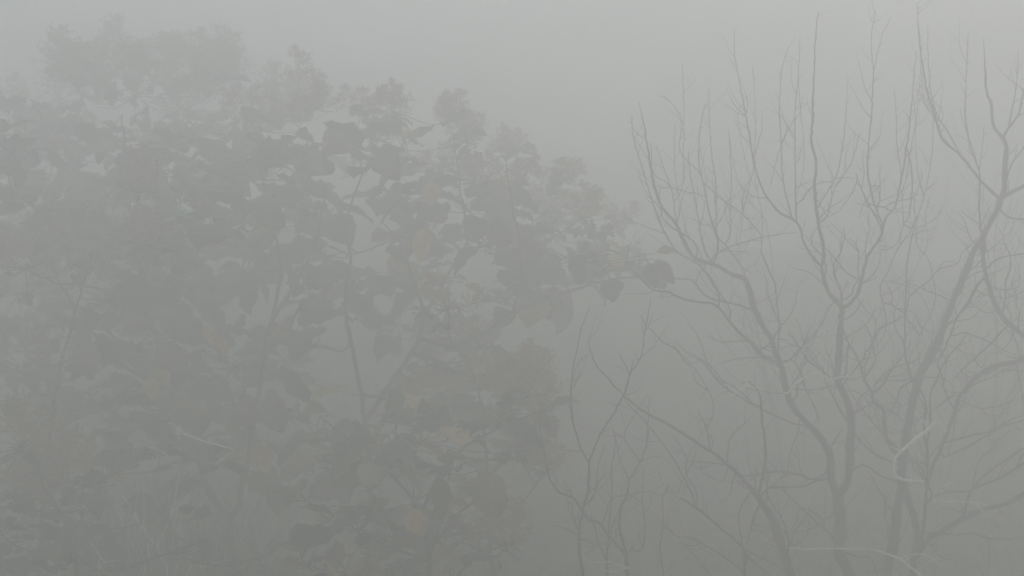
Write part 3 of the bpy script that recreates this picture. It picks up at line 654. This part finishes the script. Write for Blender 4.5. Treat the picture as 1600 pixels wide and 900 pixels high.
    def done(s, wood=BARK_WARM):
        s.wood.add(np.concatenate(s.twig.V), s.twig.F); s.wood.build('trunk', wood, s.root); s.leaf.build('foliage', s.mat, s.root)

GL = 'big leaved plants on the left'
# --- tall tree on the left
T1 = Bush('broadleaf_tree', 'tall dense broad leaved tree filling the left side, brown seed heads fuzzing its domed top', 'tree', 362, 11.2, GL, 41, wt=16)
T1.fuzz = 2.3
T1.limb([(364, 905, 0), (360, 844, 0), (357, 812, 0)], 22, 17, ground=True)
T1.limb([(357, 809, 0), (340, 788, .05), (325, 765, .1), (300, 700, .2), (270, 620, .3), (240, 520, .3), (215, 400, .3), (200, 280, .3), (190, 180, .2)], 13, 4)
T1.limb([(357, 809, 0), (372, 790, -.05), (378, 760, -.05), (390, 700, 0), (405, 610, .1), (425, 500, .1), (440, 420, .1), (420, 330, .1), (400, 230, 0)], 12, 4)
T1.limb([(270, 620, .3), (180, 560, .2), (110, 470, .1), (60, 370, 0)], 7, 3)
T1.limb([(425, 500, .1), (470, 430, 0), (500, 360, 0), (505, 290, 0)], 7, 3)
for a in [
  # px, py, r, dz, leaves, heads
  (115, 120, 45, .2, 6, 6), (185, 105, 45, 0, 5, 6), (250, 98, 45, .3, 5, 7), (312, 115, 40, 0, 5, 6), (350, 140, 45, .2, 8, 5), (130, 150, 50, 0, 16, 4), (210, 150, 60, -.2, 14, 5), (290, 170, 60, .1, 14, 6),
  (440, 160, 50, .2, 6, 7), (490, 170, 45, 0, 6, 6), (400, 200, 55, -.1, 16, 4), (60, 230, 55, .2, 14, 3), (10, 260, 60, 0, 18, 2), (120, 250, 60, -.2, 20, 2), (200, 260, 60, .1, 20, 1), (270, 270, 60, -.2, 22, 1),
  (340, 270, 60, .2, 22, 0), (410, 280, 55, -.1, 22, 0), (470, 240, 45, .1, 18, 2), (20, 360, 60, 0, 22, 0), (90, 350, 60, .2, 22, 2), (160, 360, 60, -.2, 24, 1), (240, 360, 60, 0, 24, 2), (310, 360, 60, -.3, 24, 0), (380, 350, 55, -.2, 26, 0), (435, 350, 45, 0, 18, 0),
  (30, 460, 65, .1, 24, 1), (110, 450, 60, -.1, 26, 0), (190, 460, 60, .1, 26, 0), (270, 450, 60, -.2, 26, 0), (340, 440, 55, 0, 24, 0), (400, 440, 45, -.2, 20, 0), (40, 550, 65, 0, 24, 1), (130, 540, 60, .1, 22, 0), (210, 540, 60, -.2, 26, 0), (290, 540, 60, -.1, 28, 0), (350, 560, 55, -.3, 28, 0),
  (60, 640, 55, .2, 20, 1), (170, 640, 60, 0, 24, 0), (250, 640, 50, .1, 14, 0), (340, 650, 50, -.2, 24, 0), (390, 690, 30, -.3, 10, 0), (15, 170, 45, .6, 16, 4), (60, 190, 45, .5, 16, 4), (20, 240, 50, .3, 18, 2), (70, 300, 50, .3, 18, 1), (140, 210, 45, .4, 18, 3), (180, 220, 45, .4, 18, 3), (270, 195, 34, .5, 14, 4), (330, 205, 34, .8, 8, 4), (225, 205, 34, .6, 10, 3), (480, 300, 34, 1.0, 12, 0), (515, 330, 30, 1.2, 8, 2), (455, 250, 34, 1.0, 10, 2), (520, 250, 30, 1.0, 6, 3), (-60, 260, 55, .5, 10, 3), (-70, 380, 60, .3, 14, 1), (-60, 500, 60, .3, 14, 0), (-130, 440, 55, .5, 12, 2), (-50, 620, 55, .3, 12, 0)]:
    T1.lobe(a[0], a[1], a[2], a[3], a[4], a[5], size=60)
T1.one_leaf(318, 508, 330, 528, -.6, 30, 0, YELLOW, 'yellow_leaf')
T1.one_leaf(336, 520, 352, 548, -.6, 34, 3, YELLOW, 'yellow_leaf')
T1.one_leaf(232, 585, 238, 610, -.5, 32, 0, YELLOW, 'orange_leaf')
T1.one_leaf(400, 690, 416, 735, -.7, 44, 0, YELLOW, 'orange_leaf')
T1.one_leaf(440, 748, 430, 795, -.8, 50, 0)
T1.one_leaf(396, 735, 424, 765, -.7, 46, 1)
T1.done()

# --- middle tree with the arm reaching right
T2 = Bush('broadleaf_tree', 'open broad leaved tree, one leafy arm reaching right to two crisp hanging leaves', 'tree', 560, 11.5, GL, 47, wt=14)
T2.fuzz = 1.1
T2.limb([(590, 905, 0), (585, 820, 0), (575, 740, 0), (570, 660, 0)], 16, 11, ground=True)
T2.limb([(570, 660, 0), (562, 600, .1), (545, 520, .1), (540, 460, .1), (548, 400, .1), (540, 350, .1), (560, 290, .1), (590, 220, 0)], 8, 3)
T2.limb([(570, 660, 0), (610, 600, -.05), (650, 540, 0), (670, 480, 0), (700, 430, 0), (730, 380, .1), (720, 300, .1), (710, 210, .1)], 9, 3)
T2.limb([(655, 530, 0), (700, 540, 0), (760, 520, 0), (800, 490, 0), (850, 470, 0), (890, 455, 0), (930, 442, -.05), (970, 436, -.1), (1000, 430, -.1), (1018, 412, -.1)], 9, 3)
T2.limb([(670, 490, 0), (640, 420, -.1), (625, 380, -.1), (600, 350, 0)], 6, 3)
T2.limb([(800, 490, 0), (815, 440, .1), (815, 390, .1), (800, 320, .1), (790, 250, .1)], 6, 3)
T2.limb([(548, 400, 0), (520, 385, 0), (492, 380, 0)], 4, 2)
T2.limb([(885, 455, 0), (880, 430, .1), (870, 400, .1)], 4, 2)
for a in [
  (565, 172, 22, 0, 1, 3), (616, 175, 26, .1, 2, 5), (596, 220, 34, 0, 14, 1), (640, 250, 34, .2, 10, 0), (560, 270, 34, .1, 12, 0), (708, 185, 26, 0, 2, 6), (728, 222, 26, .6, 2, 5), (690, 255, 34, .1, 10, 3), (740, 285, 36, 0, 10, 4), (800, 240, 26, .2, 3, 4), (812, 290, 32, 0, 6, 4),
  (610, 300, 36, -.1, 14, 0), (670, 310, 44, 0, 18, 0), (730, 330, 44, -.1, 18, 1), (790, 320, 42, .1, 12, 3), (625, 370, 34, -.3, 18, 0), (690, 375, 40, 0, 16, 0), (755, 385, 36, .1, 12, 0), (805, 385, 36, -.2, 18, 0), (852, 330, 32, .1, 3, 4), (882, 282, 20, 0, 0, 3), (862, 372, 36, 0, 8, 4), (912, 340, 32, .1, 3, 6),
  (958, 352, 30, 0, 2, 6), (990, 388, 26, .1, 3, 5), (930, 378, 36, 0, 6, 5), (900, 410, 38, -.1, 14, 1), (945, 420, 32, -.2, 14, 2), (975, 418, 26, -.2, 12, 2), (1000, 415, 20, -.2, 8, 1), (900, 440, 26, -.2, 12, 0), (850, 460, 26, -.2, 10, 0), (860, 435, 32, 0, 10, 0), (800, 440, 36, -.2, 16, 0), (770, 470, 34, .1, 10, 1),
  (660, 450, 36, 0, 12, 0), (600, 450, 36, .1, 12, 0), (510, 400, 34, .1, 9, 0), (500, 470, 40, 0, 16, 0), (560, 490, 36, -.1, 14, 0), (620, 510, 36, 0, 12, 0), (690, 520, 40, .1, 12, 2), (740, 560, 40, 0, 12, 2), (700, 590, 44, -.1, 16, 2), (790, 560, 36, .1, 6, 3), (490, 540, 40, -.2, 20, 0), (455, 590, 40, 0, 18, 0), (650, 600, 36, 0, 14, 0)]:
    T2.lobe(a[0], a[1], a[2], a[3], a[4], a[5], size=50, hscale=.68)
T2.one_leaf(1012, 405, 1022, 450, -.9, 40, 3)
T2.one_leaf(1018, 404, 1060, 440, -.9, 46, 3)
T2.one_leaf(1022, 396, 1046, 390, -.9, 28, 3)
T2.one_leaf(664, 350, 657, 400, -.35, 56, 3, YELLOW, 'yellow_leaf')
T2.one_leaf(675, 280, 674, 310, -.3, 36, 0, YELLOW, 'yellow_leaf')
T2.done()

# --- seed-headed plants threaded through
T5 = Bush('seedy_shrub', 'brown seed headed shrub woven through the leaves at the left edge', 'shrub', 60, 10.4, GL, 91, LEAF_DARK, wt=9)
T5.fuzz = 0; T5.dens = .6
T5.limb([(60, 905, 0), (70, 760, 0), (90, 600, 0), (120, 480, 0), (150, 380, 0)], 9, 4, ground=True)
for a in [(40, 420, 50, .2, 4, 5), (110, 380, 50, 0, 4, 6), (180, 350, 50, .3, 4, 6), (240, 380, 50, 0, 4, 6), (80, 500, 50, .2, 4, 5), (160, 470, 50, .1, 4, 5), (280, 420, 45, .3, 4, 4), (30, 580, 50, .1, 6, 4), (130, 580, 45, .1, 5, 4), (230, 300, 45, .4, 2, 5)]:
    T5.lobe(*a, size=46, hscale=.75)
T5.done()
T6 = Bush('seedy_shrub', 'reddish brown seed headed shrub on the right flank of the leafy mass', 'shrub', 770, 10.4, GL, 93, LEAF_DARK, wt=8)
T6.fuzz = 0; T6.dens = .5
T6.limb([(770, 905, 0), (765, 820, 0), (760, 720, 0), (750, 620, 0), (730, 560, 0)], 8, 4, ground=True)
for a in [(670, 560, 40, .2, 3, 4), (730, 540, 38, 0, 3, 4), (700, 620, 42, .3, 3, 4), (770, 600, 40, 0, 2, 6), (825, 595, 30, 0, 1, 6), (800, 640, 40, .2, 3, 5), (852, 625, 22, 0, 0, 4), (640, 640, 36, .2, 3, 3), (700, 480, 36, .3, 2, 4)]:
    T6.lobe(*a, size=40, hscale=.62)
T6.done()

# --- low bush, centre
T3 = Bush('broadleaf_shrub', 'low shrub at bottom centre with dark drooping leaves and brown fruit sprays', 'shrub', 660, 8.8, GL, 53, wt=12)
T3.dens = .52
T3.limb([(670, 905, 0), (668, 850, 0), (660, 800, 0)], 12, 9, ground=True)
T3.limb([(660, 800, 0), (620, 750, 0), (560, 700, .1), (500, 650, .1)], 6, 3)
T3.limb([(660, 800, 0), (690, 740, 0), (740, 690, 0), (800, 660, 0), (850, 640, 0)], 6, 3)
T3.limb([(668, 860, 0), (720, 800, .1), (770, 770, .1), (800, 760, .1)], 5, 2)
T3.limb([(668, 880, 0), (600, 850, .1), (520, 820, .1)], 5, 3)
for a in [
  (450, 650, 40, .1, 18, 0), (500, 690, 44, -.1, 22, 0), (520, 740, 44, 0, 20, 0), (570, 700, 44, .1, 20, 0), (590, 760, 44, -.2, 22, 0), (620, 660, 40, 0, 16, 0), (660, 690, 44, 0, 18, 0), (720, 660, 40, .1, 18, 0), (780, 655, 36, 0, 16, 0), (822, 680, 26, .1, 8, 0),
  (845, 645, 24, -.1, 4, 2), (828, 600, 30, 0, 3, 4), (800, 610, 36, .1, 6, 3), (700, 740, 42, -.2, 16, 0), (650, 780, 44, 0, 18, 0), (750, 770, 38, .1, 12, 0), (560, 830, 44, 0, 20, 0), (500, 800, 44, .1, 20, 0), (620, 850, 44, -.2, 20, 0), (690, 830, 44, -.1, 18, 1), (740, 850, 36, 0, 10, 2), (540, 890, 44, 0, 20, 0), (640, 900, 44, 0, 16, 1), (480, 880, 44, .1, 18, 0), (850, 740, 26, 0, 1, 3), (815, 720, 24, 0, 2, 2), (795, 850, 30, 0, 2, 4), (715, 905, 44, 0, 12, 1)]:
    T3.lobe(a[0], a[1], a[2], a[3], a[4], a[5], size=54, hscale=.65)
T3.one_leaf(745, 735, 780, 800, -.3, 74, 0)
T3.one_leaf(690, 740, 690, 790, -.35, 60, 3)
T3.one_leaf(640, 790, 652, 820, -.4, 44, 0, YELLOW, 'yellow_leaf')
T3.done()

# --- low bush, left
T4 = Bush('broadleaf_shrub', 'low scrubby shrub in the bottom left corner, freckled with dry brown seed heads', 'shrub', 110, 8.9, GL, 59, LEAF_DARK, wt=10)
T4.limb([(120, 905, 0), (118, 860, 0), (112, 830, 0)], 11, 8, ground=True)
T4.limb([(112, 830, 0), (80, 780, 0), (50, 720, 0)], 5, 3)
T4.limb([(112, 830, 0), (150, 780, .1), (160, 720, .1)], 5, 3)
for a in [(30, 700, 44, 0, 10, 5), (80, 730, 44, 0, 10, 6), (40, 780, 44, -.1, 14, 4), (130, 760, 40, .1, 12, 4), (100, 800, 44, -.1, 16, 3), (20, 850, 50, 0, 20, 1), (90, 870, 50, .1, 22, 0), (160, 830, 44, 0, 16, 0), (180, 740, 40, .2, 18, 0), (10, 910, 50, 0, 20, 0), (150, 900, 44, 0, 18, 0), (250, 700, 44, 1, 12, 0), (300, 750, 40, 1.2, 10, 0), (240, 800, 40, 1, 10, 0), (300, 850, 44, 1, 12, 0), (410, 870, 44, .8, 14, 0)]:
    T4.lobe(a[0], a[1], a[2], a[3], a[4], a[5], size=48, hscale=.75)
T4.done()

# --- dry stems fan
def dry_clump():
    root_p = at(245, 905, 9.6); g = height(root_p[0], root_p[1])
    root = thing('dry_stem_clump', 'fan of thin pale dry stems rising between the low shrubs at lower left', 'plant', (root_p[0], root_p[1], g))
    L = [([(245, 855), (217, 816), (198, 784), (182, 753)], 3.2, 1.4), ([(217, 816), (210, 795), (215, 775), (213, 756)], 2, 1), ([(224, 822), (225, 790), (223, 753)], 2, 1), ([(217, 814), (206, 807), (190, 803), (178, 800)], 1.8, 1),
         ([(246, 850), (259, 826), (269, 795), (275, 768), (280, 742)], 3, 1.4), ([(269, 800), (285, 788), (300, 775)], 1.8, 1), ([(262, 826), (300, 830), (330, 820)], 1.4, .8), ([(164, 880), (150, 860), (135, 842), (122, 830)], 2.4, 1.2), ([(154, 896), (164, 878), (180, 876), (196, 877)], 2.2, 1),
         ([(275, 890), (290, 870), (310, 856)], 2, 1), ([(290, 905), (318, 886), (350, 876), (364, 874)], 2.2, 1), ([(262, 905), (250, 870), (246, 850)], 3, 2), ([(225, 905), (232, 870), (226, 822)], 2.4, 1.6), ([(150, 920), (154, 896), (160, 880)], 2.4, 2)]
    r = random.Random(4)
    for pts, a, b in L:
        dz = r.uniform(-.15, .1); P = np.array([[*at(x, y, 9.6 + dz * i / 3), 0] for i, (x, y) in enumerate(pts)]); P[:, 3] = np.linspace(a, b, len(P)) * .5 * scale(9.6)
        if pts[0][1] > 880:
            q = P[0].copy(); q[2] = g - .05; q[0] = root_p[0] + (q[0] - root_p[0]) * .3; P = np.vstack([q, P])
        m = MB(); W = spline(P, .04); m.tube(W[:, :3], W[:, 3], 5); m.build('stem', PALE, root)
    # many fine grassy blades
    m = MB()
    for _ in range(420):
        a = r.uniform(0, 6.3); l = r.uniform(.7, 1.95); rr = r.uniform(.1, .6); x0, y0 = r.gauss(.15, .35), r.uniform(-.25, .35)
        P = [np.array([root_p[0] + x0 + math.cos(a) * rr * t * t, root_p[1] + y0 + math.sin(a) * rr * .5 * t * t, g + l * (t - .12 * t * t)]) for t in (0, .3, .6, .85, 1)]
        m.tube(P, [.003, .003, .0025, .002, .001], 3)
    m.build('dry_blades', STRAW, root)
STRAW = bark('straw', (.14, .12, .085), (.26, .23, .17), .8)
dry_clump()
def dry_vine(label, px, py, D, w, h, n, seed):
    r = random.Random(seed); c = at(px, py, D)
    root = thing('dry_vine', label, 'vine', tuple(c), 'pale dry vines in the leaves'); m = MB(); s_ = scale(D)
    hub = None
    for k in range(n):
        if k == 0: p = np.array(c); a = r.uniform(-.3, .3)
        else: p = hub[r.randrange(len(hub))].copy(); a = r.gauss(0, .5) + (math.pi if r.random() < .5 else 0)
        P = [p]; L = r.uniform(.5, 1.1) * w * s_
        for i in range(9):
            a += r.gauss(0, .22); p = p + np.array([math.cos(a), r.gauss(0, .25), math.sin(a) * h / w * 1.4]) * L / 9; P.append(p)
        if hub is None: hub = []
        hub += P[2:8]; m.tube(P, np.linspace(.0045, .002, 10), 5)
    m.build('strands', DULL, root)
dry_vine('tangle of thin pale dry vine strands below the tall gap in the leaves', 625, 662, 9.6, 60, 25, 13, 3)
dry_vine('thin pale vine strands slanting over the brown seed heads', 760, 612, 9.5, 45, 45, 6, 6)
dry_vine('faint pale vine arching out of the leaves at the left edge', 30, 350, 9.3, 80, 20, 3, 9)
dry_vine('short pale vine bits among dark leaves at bottom centre', 500, 650, 9.4, 40, 20, 5, 12)

# ------------------------------------------------------------------ plants deeper in the fog
def far_bush(label, px, D, lobes, seed, size):
    b = Bush('broadleaf_shrub', label, 'shrub', px, D, 'fog-faded plants behind', seed, LEAF_DARK, wt=12)
    top = min(l[1] for l in lobes); mx = sum(l[0] for l in lobes) / len(lobes)
    b.limb([(px, 905, 0), (px, 800, 0), ((px + mx) / 2, 650, 0)], 12, 9, ground=True); b.limb([((px + mx) / 2, 650, 0), (mx, (650 + top) / 2, 0), (mx, top + 20, 0)], 8, 3)
    for l in lobes: b.lobe(*l, size=size, hscale=.9)
    b.done()
far_bush('fog-faded leafy tree standing behind the tall left tree', 150, 16.5, [(40, 180, 60, 0, 14, 3), (100, 240, 70, .3, 16, 2), (20, 300, 70, 0, 16, 0), (120, 350, 70, 0, 18, 0), (60, 430, 70, .3, 18, 0), (200, 420, 80, 0, 18, 0), (260, 330, 80, .2, 18, 0), (330, 430, 80, .4, 18, 0), (60, 560, 80, 0, 18, 0), (200, 560, 80, 0, 18, 0), (330, 560, 80, 0, 18, 0), (150, 700, 80, 0, 18, 0), (300, 700, 80, 0, 18, 0)], 71, 50)
far_bush('fog-faded leafy shrub low behind the bottom centre shrub', 560, 15.5, [(520, 620, 50, 0, 12, 0), (600, 680, 60, 0, 14, 0), (700, 640, 60, 0, 14, 0), (480, 700, 60, 0, 14, 0), (660, 760, 60, 0, 14, 0), (760, 720, 60, 0, 12, 1), (560, 800, 70, 0, 14, 0), (740, 830, 60, 0, 12, 0), (420, 780, 70, 0, 14, 0)], 73, 46)

def far_tree(label, px, D, top, spread, seed):
    """a leafless tree further back: forks again and again, shoots turning upright"""
    r = random.Random(seed); b = at(px, 900, D); g = height(b[0], b[1])
    root = thing('bare_tree', label, 'tree', (b[0], b[1], g), 'fog-faded plants behind')
    tr = MB(); tw = MB(); ztop = at(px, top, D)[2]; H = ztop - g
    def grow(p, d, L, rad, lev):
        n = max(4, int(L / .12)); P = [p]; Rr = [rad]; q = p.copy(); d = d.copy()
        for i in range(n):
            d = d + np.array([r.gauss(0, .09), r.gauss(0, .09), .035 + .02 * lev]); d /= np.linalg.norm(d)
            q = q + d * L / n; P.append(q.copy()); Rr.append(rad * (1 - .62 * (i + 1) / n))
        (tr if lev < 2 else tw).tube(P, Rr, 7 if lev < 2 else 4)
        if lev >= 5 or rad < .0028: return
        for k in range(r.randint(3, 5) if lev else 5):
            i = r.randrange(int(n * (.35 if lev else .3)), n + 1); a = r.uniform(0, 6.28); dv = P[i] - P[i - 1]; dv /= np.linalg.norm(dv)
            s = np.array([math.cos(a) * spread, math.sin(a) * spread, r.uniform(-.1, .5)]); nd = dv * .8 + s * r.uniform(.5, 1); nd /= np.linalg.norm(nd)
            grow(P[i], nd, L * r.uniform(.45, .72), max(.0026, Rr[i] * r.uniform(.5, .7)), lev + 1)
    grow(np.array([b[0], b[1], g - .1]), np.array([r.uniform(-.1, .1), 0, 1.0]), H * .5, .032, 0)
    tr.build('trunk', BARK, root); tw.build('twigs', BARK, root)
far_tree('fog-faded leafless tree far behind the slender forked tree', 1235, 14.5, 110, .75, 81)
far_tree('fog-faded leafless tree behind the right edge trees', 1530, 14.6, 60, .8, 84)
far_tree('fog-faded leafless tree between the two nearer trunks, barely visible', 1385, 15.5, 150, .8, 86)

# ------------------------------------------------------------------ undergrowth round the trunks
def undergrowth():
    r = random.Random(77); m = MB()
    for _ in range(2600):
        x, y = r.uniform(-9, 10), r.uniform(8.5, 17); g = height(x, y); a = r.uniform(0, 6.28); l = r.choice([r.uniform(.3, .8), r.uniform(.6, 1.3), r.uniform(.9, 1.75)]); rr = l * r.uniform(.15, .7); dr = r.uniform(.1, .55)
        P = [np.array([x + math.cos(a) * rr * t * t, y + math.sin(a) * rr * t * t, g - .03 + l * (t - dr * t * t)]) + nr.normal(0, .012, 3) for t in (0, .2, .4, .6, .8, 1)]
        m.tube(P, [.005, .0045, .004, .0035, .0028, .0018], 3)
        if r.random() < .5:
            for q in P[2:]:
                s = r.uniform(.02, .06); b = r.uniform(0, 6.28); e = np.array([math.cos(b), math.sin(b), r.uniform(-.4, .4)]) * s; f = np.array([-e[1], e[0], 0]) * .4
                m.add([q, q + e * .5 + f, q + e, q + e * .5 - f], [(0, 1, 2, 3)])
    o = m.build('undergrowth', BRAMBLE); o['kind'] = 'stuff'
BRAMBLE = bark('bramble', (.05, .045, .025), (.13, .115, .07))
undergrowth()

# ------------------------------------------------------------------ fog
hm = bpy.data.materials.new('fog'); hm.use_nodes = True; n = hm.node_tree; n.nodes.clear()
o = n.nodes.new('ShaderNodeOutputMaterial'); v = n.nodes.new('ShaderNodeVolumePrincipled'); n.links.new(v.outputs[0], o.inputs['Volume'])
v.inputs['Color'].default_value = HAZE_COLOR; v.inputs['Density'].default_value = HAZE_DENSITY; v.inputs['Anisotropy'].default_value = HAZE_G
zs = (-2.0, 13); hx = 122
V = [(x, y, z) for z in zs for y in (-hx, hx) for x in (-hx, hx)]
hz = mesh_obj('haze', V, [(0, 2, 3, 1), (4, 5, 7, 6), (0, 1, 5, 4), (2, 6, 7, 3), (0, 4, 6, 2), (1, 3, 7, 5)], hm, smooth=False); hz['kind'] = 'stuff'
